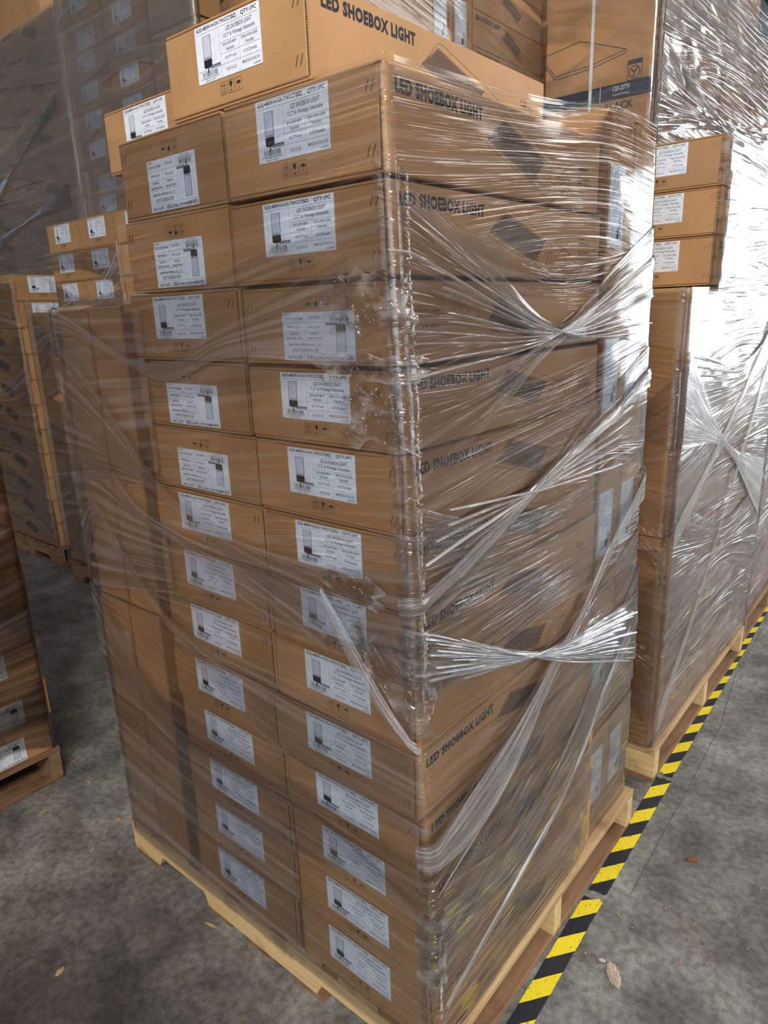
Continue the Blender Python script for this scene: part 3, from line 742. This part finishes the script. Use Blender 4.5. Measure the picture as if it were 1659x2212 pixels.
# ------------------------------------------------------------------ stretch wrap
def smooth(t): t = np.clip(t, 0, 1); return t * t * (3 - 2 * t)
ZR = np.array(ZB[::-1]); XR = np.array(([RX[0]] + [0.5 * (a + b) for a, b in zip(RX[:-1], RX[1:])] + [RX[-1]])[::-1])
XRmax = np.array([max(XR[max(0, k - 1):k + 2]) for k in range(len(XR))])
def cornerx(z): return np.interp(z, ZR, XRmax)
rc = 0.010
def wrap_pos(s, z, off):
    """point on the wrapped surface: s<0 along the front, s>0 along the right side"""
    cx = cornerx(z)
    u = smooth((s - 0.62) / 0.20)
    side_x = cx * (1 - u) + np.maximum(cx * 0.55, 0) * u + 0.55 * np.minimum(cx, 0) * u
    a = np.clip((s + rc) / (2 * rc), 0, 1) * PI / 2
    x_f = np.where(s < -rc, s + cx * np.clip(1 + s / 0.38, 0, 1), 0)
    ax = cx - rc + (rc + off) * np.sin(a); ay = rc - (rc + off) * np.cos(a)
    x = np.where(s < -rc, x_f, np.where(s > rc, side_x + off, ax))
    y = np.where(s < -rc, -off, np.where(s > rc, s, ay))
    # round the left end of the front
    e = -1.13
    y = np.where(s < e, -off + (e - s), y); x = np.where(s < e, e - off * 0.5, x)
    # far end of the side
    y2 = 1.062
    x = np.where(s > y2, side_x + off - (s - y2), x); y = np.where(s > y2, y2 + off, y)
    return x, y
wrap = empty('stretch_wrap', (0, 0, 0))
tag(wrap, 'clear stretch wrap wound round the foreground carton stack', 'stretch wrap')
def band(stn, off, material, name='wrap_band', nv=10, seed=0, sag=0.0, wav=0.0012, width=None, parent=wrap, posf=wrap_pos):
    rs = np.random.RandomState(seed)
    st = np.array(stn, float)
    s0, s1 = st[0, 0], st[-1, 0]
    S = np.unique(np.concatenate([np.linspace(s0, s1, int((s1 - s0) / 0.02) + 2), np.clip(np.linspace(-rc, rc, 7), s0, s1)]))
    # smooth interpolation of the band's edges
    def cub(col):
        y = st[:, col]; x = st[:, 0]
        d = np.gradient(y, x) if len(x) > 2 else np.full(len(x), (y[-1] - y[0]) / (x[-1] - x[0]))
        k = np.clip(np.searchsorted(x, S) - 1, 0, len(x) - 2)
        h = x[k + 1] - x[k]; t = (S - x[k]) / h
        return y[k] * (1 + 2 * t) * (1 - t) ** 2 + h * d[k] * t * (1 - t) ** 2 + y[k + 1] * t * t * (3 - 2 * t) + h * d[k + 1] * t * t * (t - 1)
    zt, zb = cub(1), cub(2); lo = np.minimum(zt, zb); hi = np.maximum(zt, zb); hi = np.maximum(hi, lo + 0.004); zt, zb = hi, lo
    V = np.linspace(0, 1, nv)
    Z = zb[:, None] + (zt - zb)[:, None] * V[None, :]
    SS = np.repeat(S[:, None], nv, 1)
    ph = rs.rand(4) * 6.28
    O = off + wav * (1 + np.sin(SS * 23 + V[None, :] * 9 + ph[0]) * 0.5 + np.sin(SS * 9 - V[None, :] * 17 + ph[1]) * 0.5)
    # narrow gathered parts stand off the surface a little
    thin = np.clip(1 - (zt - zb) / 0.08, 0, 1)[:, None]
    O = O + thin * 0.006 * (1 - (2 * V[None, :] - 1) ** 2)
    X, Y = posf(SS, Z, O)
    Pn = np.stack([X, Y, Z], -1)
    wd = width or float(np.max(zt - zb))
    UV = np.stack([SS + rs.rand() * 40, np.repeat(V[None, :] * wd, len(S), 0) + rs.rand() * 30], -1)
    mc = MC(); mc.grid(Pn, UV); return mc.build(name, material, parent)

# front and side sheets that go right round
band([(-0.775, 1.992, 1.45), (-0.4, 1.992, 1.50), (0, 1.990, 1.56), (0.5, 2.020, 1.66), (0.77, 2.055, 1.66), (1.15, 2.055, 1.60)], 0.004, M_film_side, seed=1)
band([(-1.28, 1.668, 0.95), (-0.6, 1.70, 0.98), (0, 1.78, 1.05), (0.5, 1.72, 1.12), (1.15, 1.80, 1.00)], 0.005, M_film, seed=2)
band([(-1.28, 1.30, 0.50), (-0.6, 1.15, 0.42), (0, 1.10, 0.50), (0.5, 1.05, 0.50), (1.15, 1.15, 0.45)], 0.004, M_film, seed=3)
band([(-1.28, 0.72, 0.10), (-0.6, 0.66, 0.09), (0, 0.62, 0.10), (0.5, 0.60, 0.10), (1.15, 0.66, 0.11)], 0.005, M_film, seed=4)
# side face: crossing bands pulled into knots
SIDE = [
    ([(-0.03, 1.86, 1.50), (0.25, 1.72, 1.55), (0.54, 1.600, 1.560), (0.80, 1.72, 1.555), (1.15, 1.86, 1.52)], 0.008, M_film_side),
    ([(-0.03, 1.56, 1.32), (0.25, 1.53, 1.44), (0.54, 1.590, 1.565), (0.80, 1.67, 1.61), (1.15, 1.78, 1.66)], 0.011, M_film_side),
    ([(-0.03, 1.50, 1.22), (0.5, 1.50, 1.30), (1.15, 1.60, 1.30)], 0.007, M_film_side),
    ([(-0.03, 1.34, 1.10), (0.2, 1.26, 1.16), (0.42, 1.285, 1.255), (0.7, 1.40, 1.27), (1.15, 1.56, 1.18)], 0.010, M_film_side),
    ([(-0.02, 1.165, 1.13), (0.25, 1.235, 1.205), (0.51, 1.310, 1.290), (0.78, 1.370, 1.350), (1.0, 1.45, 1.41), (1.15, 1.49, 1.43)], 0.015, M_rope),
    ([(-0.03, 1.28, 0.94), (0.5, 1.22, 0.96), (1.15, 1.30, 0.90)], 0.007, M_film_low),
    ([(-0.03, 1.12, 1.00), (0.20, 1.00, 0.935), (0.42, 0.892, 0.872), (0.62, 0.830, 0.800), (0.80, 0.82, 0.71), (1.15, 0.82, 0.56)], 0.013, M_film_low),
    ([(-0.015, 0.665, 0.615), (0.12, 0.71, 0.60), (0.32, 0.765, 0.675), (0.50, 0.845, 0.800), (0.64, 0.905, 0.870), (0.80, 1.015, 0.975), (1.0, 1.14, 1.08), (1.15, 1.24, 1.14)], 0.017, M_rope),
    ([(-0.02, 0.66, 0.28), (0.4, 0.80, 0.45), (1.15, 1.05, 0.55)], 0.009, M_film_low),
    ([(0.02, 0.265, 0.240), (0.18, 0.325, 0.30), (0.34, 0.375, 0.352), (0.52, 0.440, 0.420), (0.68, 0.535, 0.512), (0.85, 0.645, 0.615), (1.0, 0.74, 0.66)], 0.014, M_rope),
    ([(-0.03, 0.44, 0.14), (0.4, 0.46, 0.125), (1.15, 0.50, 0.11)], 0.008, M_film_low),
    ([(0.02, 0.56, 0.40), (0.3, 0.50, 0.36), (0.7, 0.66, 0.50), (1.1, 0.92, 0.70)], 0.012, M_film_low),
]
for (kx, kz, za, zb2, zc, zd, n) in ((0.42, 0.880, 0.985, 1.115, 0.58, 0.80, 15), (0.54, 1.583, 1.52, 1.80, 1.55, 1.78, 12), (0.42, 1.270, 1.12, 1.33, 1.20, 1.46, 7)):
    for q in range(n):
        f = (q + .5) / n; rr = random.uniform(-.3, .3) / n
        a = za + (zb2 - za) * (f + rr); b_ = zd + (zc - zd) * (f + rr)
        kz2 = kz + (0.5 - f) * 0.012; w = random.uniform(.0004, .0011)
        s1 = random.uniform(.85, 1.04); st = random.uniform(-0.01, .16)
        za_ = kz2 + (a - kz2) * (kx - st) / kx
        zm_ = kz2 + (b_ - kz2) * (s1 - kx) / (1.04 - kx)
        SIDE.append(([(st, za_ + w, za_ - w), (kx, kz2 + w, kz2 - w), (s1, zm_ + w, zm_ - w)], 0.0165, M_rope))
for k, (st, off, mt) in enumerate(SIDE): band(st, off, mt, seed=10 + k, name='twisted_wrap' if mt is M_rope else 'wrap_band', wav=0.0018)
# front face: soft diagonal gathers
FRONT = [
    ([(-1.13, 1.680, 1.60), (-1.03, 1.650, 1.605), (-0.90, 1.600, 1.575), (-0.77, 1.556, 1.535), (-0.66, 1.545, 1.510), (-0.44, 1.62, 1.56), (-0.1, 1.73, 1.55)], 0.013, M_film_dull),
    ([(-1.13, 1.45, 1.20), (-1.0, 1.37, 1.20), (-0.85, 1.22, 1.17), (-0.66, 1.165, 1.13), (-0.4, 1.16, 1.04), (0, 1.22, 1.04)], 0.013, M_film_dull),
    ([(-1.13, 1.64, 1.22), (-0.93, 1.47, 1.26), (-0.77, 1.32, 1.26), (-0.66, 1.245, 1.215), (-0.5, 1.20, 1.13), (-0.2, 1.18, 1.00)], 0.016, M_film_dull),
    ([(-1.13, 1.22, 0.95), (-1.07, 1.21, 1.10), (-0.91, 1.06, 1.00), (-0.80, 0.955, 0.925), (-0.66, 0.90, 0.83), (-0.4, 0.88, 0.72), (0, 0.86, 0.68)], 0.013, M_film_dull),
    ([(-1.13, 0.95, 0.62), (-0.95, 0.74, 0.60), (-0.77, 0.61, 0.54), (-0.60, 0.60, 0.54), (-0.46, 0.595, 0.560), (-0.33, 0.600, 0.56), (-0.15, 0.55, 0.52), (0.03, 0.485, 0.455)], 0.014, M_film_dull),
    ([(-1.13, 0.60, 0.14), (-0.7, 0.52, 0.12), (-0.35, 0.50, 0.11)], 0.009, M_film_dull),
    ([(-0.21, 1.140, 1.110), (-0.14, 1.05, 0.99), (-0.07, 0.955, 0.91), (0.0, 0.880, 0.858)], 0.013, M_rope),
]
for k, (st, off, mt) in enumerate(FRONT): band(st, off, mt, seed=40 + k, name='gathered_wrap')
# web of film spanning from the upper column down to the upright cartons
mc = MC(); nu, nv = 22, 16
Pn = np.zeros((nu, nv, 3)); UV = np.zeros((nu, nv, 2))
for i in range(nu):
    a = i / (nu - 1)
    for j in range(nv):
        b_ = j / (nv - 1)
        x = -0.775 - 0.345 * b_
        ztop = 1.672 + 0.135 * (1 - b_) ** 3.0
        zbot = 1.66
        Pn[i, j] = (x, -0.012 + 0.05 * b_ * (1 - a) * a, zbot + (ztop - zbot) * a)
        UV[i, j] = (b_ * 0.5, a * 0.14)
mc.grid(Pn, UV); mc.build('wrap_web', M_film_dull, wrap)
band([(-1.28, 1.668, 1.20), (-1.0, 1.668, 1.24), (-0.72, 1.66, 1.30)], 0.009, M_film_dull, seed=91)
band([(-1.28, 1.30, 0.90), (-1.0, 1.20, 0.95), (-0.72, 1.16, 1.0)], 0.010, M_film_dull, seed=92)
# crumpled knots of film
def crumple(s0, s1, z0, z1, seed, off=0.010, amp=0.010, n=60, shape=None):
    rs = np.random.RandomState(seed)
    S = np.linspace(s0, s1, n); nz = n; 
    A = np.linspace(0, 1, n); B = np.linspace(0, 1, nz)
    AA, BB = np.meshgrid(A, B, indexing='ij')
    hgt = np.zeros_like(AA)
    for k in range(26):
        f = rs.uniform(4, 26); th = rs.uniform(0, PI); p = rs.uniform(0, 6.28)
        hgt += np.abs(np.sin(f * (AA * math.cos(th) + BB * math.sin(th)) + p)) * 3.2 / f
    hgt = hgt / hgt.max() * amp
    edge = 0.16 * np.sin(AA * 19 + seed) * 0.5 + 0.1 * np.sin(AA * 41 + seed)
    SS = s0 + (s1 - s0) * (AA + 0.08 * np.sin(BB * 13 + seed))
    lo = z0 + (z1 - z0) * (0.10 * np.abs(np.sin(AA * 8 + seed)) ); 
    if shape is not None: lo = lo + shape(A)[:, None] * (z1 - z0)
    hi = z1 - (z1 - z0) * 0.15 * np.abs(np.sin(AA * 11 + seed * 2))
    ZZ = lo + (hi - lo) * BB
    X, Y = wrap_pos(SS, ZZ, off + hgt)
    mc = MC(); mc.grid(np.stack([X, Y, ZZ], -1), np.stack([SS + seed, ZZ], -1)); mc.build('crumpled_wrap', M_crump, wrap)
crumple(-0.165, 0.03, 1.525, 1.575, 3, 0.012, 0.012)
crumple(-0.15, 0.02, 1.60, 1.71, 5, 0.010, 0.005)
crumple(-0.13, 0.01, 1.40, 1.53, 8, 0.010, 0.004, shape=lambda a: 0.7 * (1 - a) * a)
crumple(-0.20, -0.06, 1.12, 1.19, 11, 0.010, 0.007)
crumple(-0.13, 0.03, 0.86, 1.10, 14, 0.010, 0.004, shape=lambda a: 0.8 * (1 - a) ** 2)
crumple(-0.03, 0.03, 0.30, 0.52, 21, 0.008, 0.004)

def flat_wrap(name_label, o, U, n, width, z0, z1, mt, nb, seed, extra=(), corner=0.0):
    """wrap on one flat side of another load: o = base point, U = direction along the side, n = outward normal"""
    t = empty('stretch_wrap', (o[0], o[1], z0)); tag(t, name_label, 'stretch wrap')
    rs = np.random.RandomState(seed)
    U = np.array(U, float); n_ = np.array(n, float)
    def posf(S, Z, O):
        inner = np.clip(S, 0, width); over = np.clip(-S, 0, 9) + np.clip(S - width, 0, 9)
        X = o[0] + U[0] * inner + n_[0] * (O - over) - t.location.x
        Y = o[1] + U[1] * inner + n_[1] * (O - over) - t.location.y
        return X, Y
    def tz(st): return [(a, b - z0, c - z0) for a, b, c in st]
    hh = z1 - z0
    for k in range(nb):
        f = k / max(1, nb - 1)
        zc = z0 + hh * (0.12 + 0.76 * f); hw = hh * (0.5 / nb + 0.10)
        a = rs.uniform(-.25, .25) * hh / nb * 2; p = rs.uniform(.3, .7) * width
        c0 = zc - a; c1 = zc + a; pin = rs.uniform(0.15, 0.9)
        st = [(-0.03, min(z1, c0 + hw), max(z0, c0 - hw)), (p, min(z1, zc + hw * pin), max(z0, zc - hw * pin)), (width + 0.03, min(z1, c1 + hw), max(z0, c1 - hw))]
        band(tz(st), 0.006 + 0.003 * (k % 3), mt, seed=seed * 31 + k, parent=t, posf=posf, wav=0.002)
    if mt in (M_film_grey, M_film_far): band(tz([(-0.03, z1, z0), (width * .5, z1, z0), (width + 0.03, z1, z0)]), 0.004, mt, seed=seed, parent=t, posf=posf)
    for (st, m2) in extra: band(tz(st), 0.016, m2, seed=seed * 31 + 77 + len(st), parent=t, posf=posf, name='twisted_wrap' if m2 is M_rope else 'wrap_band')
    return t
# right row side faces (bright)
flat_wrap('bright wrinkled stretch wrap on the second stack along the hazard tape', (0.020, 1.31), (0, 1), (1, 0), 1.26, 0.14, 1.675, M_film_far, 7, 2,
          [([(0, 0.30, 0.2), (0.3, 0.55, 0.50), (0.7, 1.0, 0.95), (1.2, 1.55, 1.45)], M_rope), ([(0, 0.95, 0.86), (0.5, 1.2, 1.17), (1.2, 1.64, 1.5)], M_rope), ([(0, 1.5, 1.2), (0.45, 1.18, 1.14), (1.2, 0.95, 0.7)], M_rope)])
flat_wrap('silvery stretch wrap round the three cartons lying on the second stack', (0.032, 1.53), (0, 1), (1, 0), 1.02, 1.66, 2.112, M_film_far, 4, 5)
flat_wrap('stretch wrap across the front of the second wrapped stack', (-0.50, 1.306), (1, 0), (0, -1), 0.52, 0.14, 1.675, M_film, 4, 6)
flat_wrap('glaring stretch wrap on the third stack down the row', (0.004, 2.66), (0, 1), (1, 0), 1.06, 0.14, 1.95, M_film_far, 6, 7)
flat_wrap('glaring stretch wrap on the farthest stack down the row', (0.000, 3.95), (0, 1), (1, 0), 1.06, 0.14, 1.84, M_film_far, 5, 8)
flat_wrap('silvery stretch wrap on the side of the large upper tier cartons', (-0.588, 2.60), (0, 1), (1, 0), 2.36, 2.10, 3.31, M_film_far, 7, 9)
flat_wrap('stretch wrap over the front of the navy banded large carton', (-1.62, 2.592), (1, 0), (0, -1), 1.03, 2.19, 3.31, M_film, 4, 10)
flat_wrap('stretch wrap on the centre background cartons', (CX + 0.012, 0.99), (0, 1), (1, 0), 1.62, 2.02, 3.25, M_film_side, 4, 11)
# left hand loads (in the shade)
flat_wrap('stretch wrap on the stack at the left edge of the picture', (-1.690, -0.35), (0, 1), (1, 0), 0.375, 0.14, 1.44, M_film_side, 6, 12)
flat_wrap('dull stretch wrap on the blank upright cartons beyond the foreground stack', (-3.715, 1.098), (1, 0), (0, -1), 0.60, 0.14, 1.78, M_film_dull, 6, 13)
flat_wrap('dull stretch wrap over the left side of the distant left stack', (-4.80, 1.160), (1, 0), (0, -1), 0.80, 0.14, 1.90, M_film_dull, 5, 14)
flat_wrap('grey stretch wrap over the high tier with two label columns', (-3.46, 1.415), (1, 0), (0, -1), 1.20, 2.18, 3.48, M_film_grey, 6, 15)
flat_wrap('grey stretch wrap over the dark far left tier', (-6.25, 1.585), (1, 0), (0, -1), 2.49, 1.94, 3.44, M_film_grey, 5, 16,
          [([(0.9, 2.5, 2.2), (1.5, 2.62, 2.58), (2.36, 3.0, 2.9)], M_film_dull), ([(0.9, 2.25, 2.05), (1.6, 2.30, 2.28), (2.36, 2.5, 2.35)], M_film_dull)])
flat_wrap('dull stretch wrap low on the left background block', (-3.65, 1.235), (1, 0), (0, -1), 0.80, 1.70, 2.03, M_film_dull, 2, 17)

# ------------------------------------------------------------------ floor tape
def tape(p0, p1, w, label, seed):
    rs = np.random.RandomState(seed); n = 60
    a = np.array(p0, float); b = np.array(p1, float); d = b - a; Ln = np.hypot(*d); d /= Ln; nn = np.array((-d[1], d[0])) * -1
    P = np.zeros((n, 5, 3)); UV = np.zeros((n, 5, 2))
    for i in range(n):
        t = i / (n - 1); c = a + d * Ln * t
        for j in range(5):
            v = (j / 4 - .5) * w + rs.uniform(-.0006, .0006)
            e = (rs.uniform(-.008, .008) if i in (0, n - 1) else 0)
            q = c + nn * v + d * e
            P[i, j] = (q[0], q[1], 0.0012 + 0.0006 * rs.rand()); UV[i, j] = (c[1] + 0.0, j / 4 * w)
    mc = MC(); mc.grid(P[:, ::-1].copy(), UV[:, ::-1].copy()); o = mc.build('hazard_tape', M_haz)
    tag(o, label, 'floor tape', 'yellow and black hazard tape along the aisle')
def tx_(y): return 0.0985 - 0.0285 * y
tape((tx_(-.6), -.6), (tx_(0.712), 0.712), 0.052, 'nearest length of yellow and black hazard tape, running out of the bottom of the picture', 1)
tape((tx_(0.738), 0.738), (tx_(1.358), 1.358), 0.050, 'middle length of yellow and black hazard tape between two gaps', 2)
tape((tx_(1.385) - .004, 1.385), (tx_(6.5), 6.5), 0.050, 'farthest length of yellow and black hazard tape beside the wrapped stacks', 3)

# ------------------------------------------------------------------ debris
M_leaf = plain('dry_leaf', (0.20, 0.075, 0.025), 0.6, 0.3, 0, 90)
M_chip = plain('wood_chip', (0.40, 0.26, 0.14), 0.8, 0.2, 0, 200)
M_pap = plain('crumpled_pale_bark', (0.52, 0.43, 0.34), 0.85, 0.2, 0, 70)
M_peb = plain('small_pebble', (0.30, 0.20, 0.12), 0.8, 0.2, 0, 200)
M_grit = plain('grit', (0.42, 0.37, 0.30), 0.9, 0.2, 0, 200)
def lump(name, x, y, sx, sy, sz, rot, m_, label, cat, group=None, sub=2, rough=0.35, seed=0):
    rs = random.Random(seed)
    bm = bmesh.new(); bmesh.ops.create_icosphere(bm, subdivisions=sub, radius=1)
    for v in bm.verts:
        k = 1 + rs.uniform(-rough, rough); v.co = Vector((v.co.x * sx * k, v.co.y * sy * k, max(-0.55, v.co.z) * sz * k))
    zm = min(v.co.z for v in bm.verts)
    me = bpy.data.meshes.new(name); 
    for v in bm.verts: v.co.z -= zm
    bm.to_mesh(me); bm.free(); me.materials.append(m_)
    o = bpy.data.objects.new(name, me); COL.objects.link(o); o.location = (x, y, 0.0002); o.rotation_euler = (0, 0, rot)
    tag(o, label, cat, group); return o
lump('crumpled_scrap', 0.217, 0.512, 0.031, 0.013, 0.008, 2.2, M_pap, 'large crumpled pale scrap on the concrete at the lower right', 'debris', sub=4, rough=0.28, seed=1)
lump('crumpled_scrap', 0.176, 0.536, 0.008, 0.005, 0.004, 0.4, M_pap, 'small pale scrap beside the large crumpled one', 'debris', sub=3, rough=0.3, seed=2)
lump('dry_leaf', 0.254, 1.029, 0.016, 0.009, 0.003, 0.3, M_leaf, 'brown dry leaf on the concrete right of the hazard tape', 'leaf', sub=3, rough=0.3, seed=3)
chips = [(-1.329, .044, .014, .007), (-1.266, -.083, .008, .004), (-.722, -.025, .018, .004), (-.921, -.36, .014, .008), (-1.598, .083, .010, .005), (-2.086, .377, .008, .006), (-3.155, .684, .014, .006),
         (-3.137, .812, .012, .006), (-1.282, -.034, .007, .004), (-1.411, -.271, .009, .002), (-1.576, -.095, .012, .003), (-.866, .039, .006, .004), (-1.766, .111, .012, .004), (-1.60, .10, .006, .003)]
for k, (x, y, a, b) in enumerate(chips):
    lump('wood_chip', x, y, a, b, 0.003, k * 1.7, M_chip, 'small tan wood chip scattered on the concrete in the left aisle', 'wood chip', 'wood chips in the left aisle', 2, 0.3, 20 + k)
peb = [(.335, .653), (.46, .801), (.365, .754), (.133, .953), (.441, 1.034), (.276, .526), (.134, .531), (.30, .60), (.39, .69), (.25, .80), (.20, .68), (.42, .90), (.155, .70), (.35, .88)]
for k, (x, y) in enumerate(peb):
    lump('pebble', x, y, .0045, .0035, 0.003, k * 1.3, M_peb if k % 3 else M_chip, 'tiny brown pebble lying on the concrete right of the hazard tape', 'pebble', 'pebbles right of the tape', 1, 0.25, 60 + k)
mc = MC(); rs = np.random.RandomState(5)
for k in range(2600):
    if k < 1700: x, y = rs.uniform(-.05, .55), rs.uniform(.15, 1.4)
    else: x, y = rs.uniform(-2.4, -.3), rs.uniform(-.6, .9)
    s = rs.uniform(.0003, .0015) * (1.3 if k >= 1700 else 1.0)
    a = rs.uniform(0, 6.28)
    vs = [(x + s * math.cos(a + t), y + s * 0.8 * math.sin(a + t), 0) for t in (0, 2.1, 4.2)] + [(x, y, s * 0.9)]
    mc.add(vs, [(0, 1, 3), (1, 2, 3), (2, 0, 3)])
tag(mc.build('floor_grit', M_grit), 'fine pale grit scattered over the concrete floor', 'grit', kind='stuff')

# the prototypes are not part of the place
def kill(o):
    for c in kids(o): kill(c)
    bpy.data.objects.remove(o)
for p in (proto, plainp, pal1, pal2): kill(p)
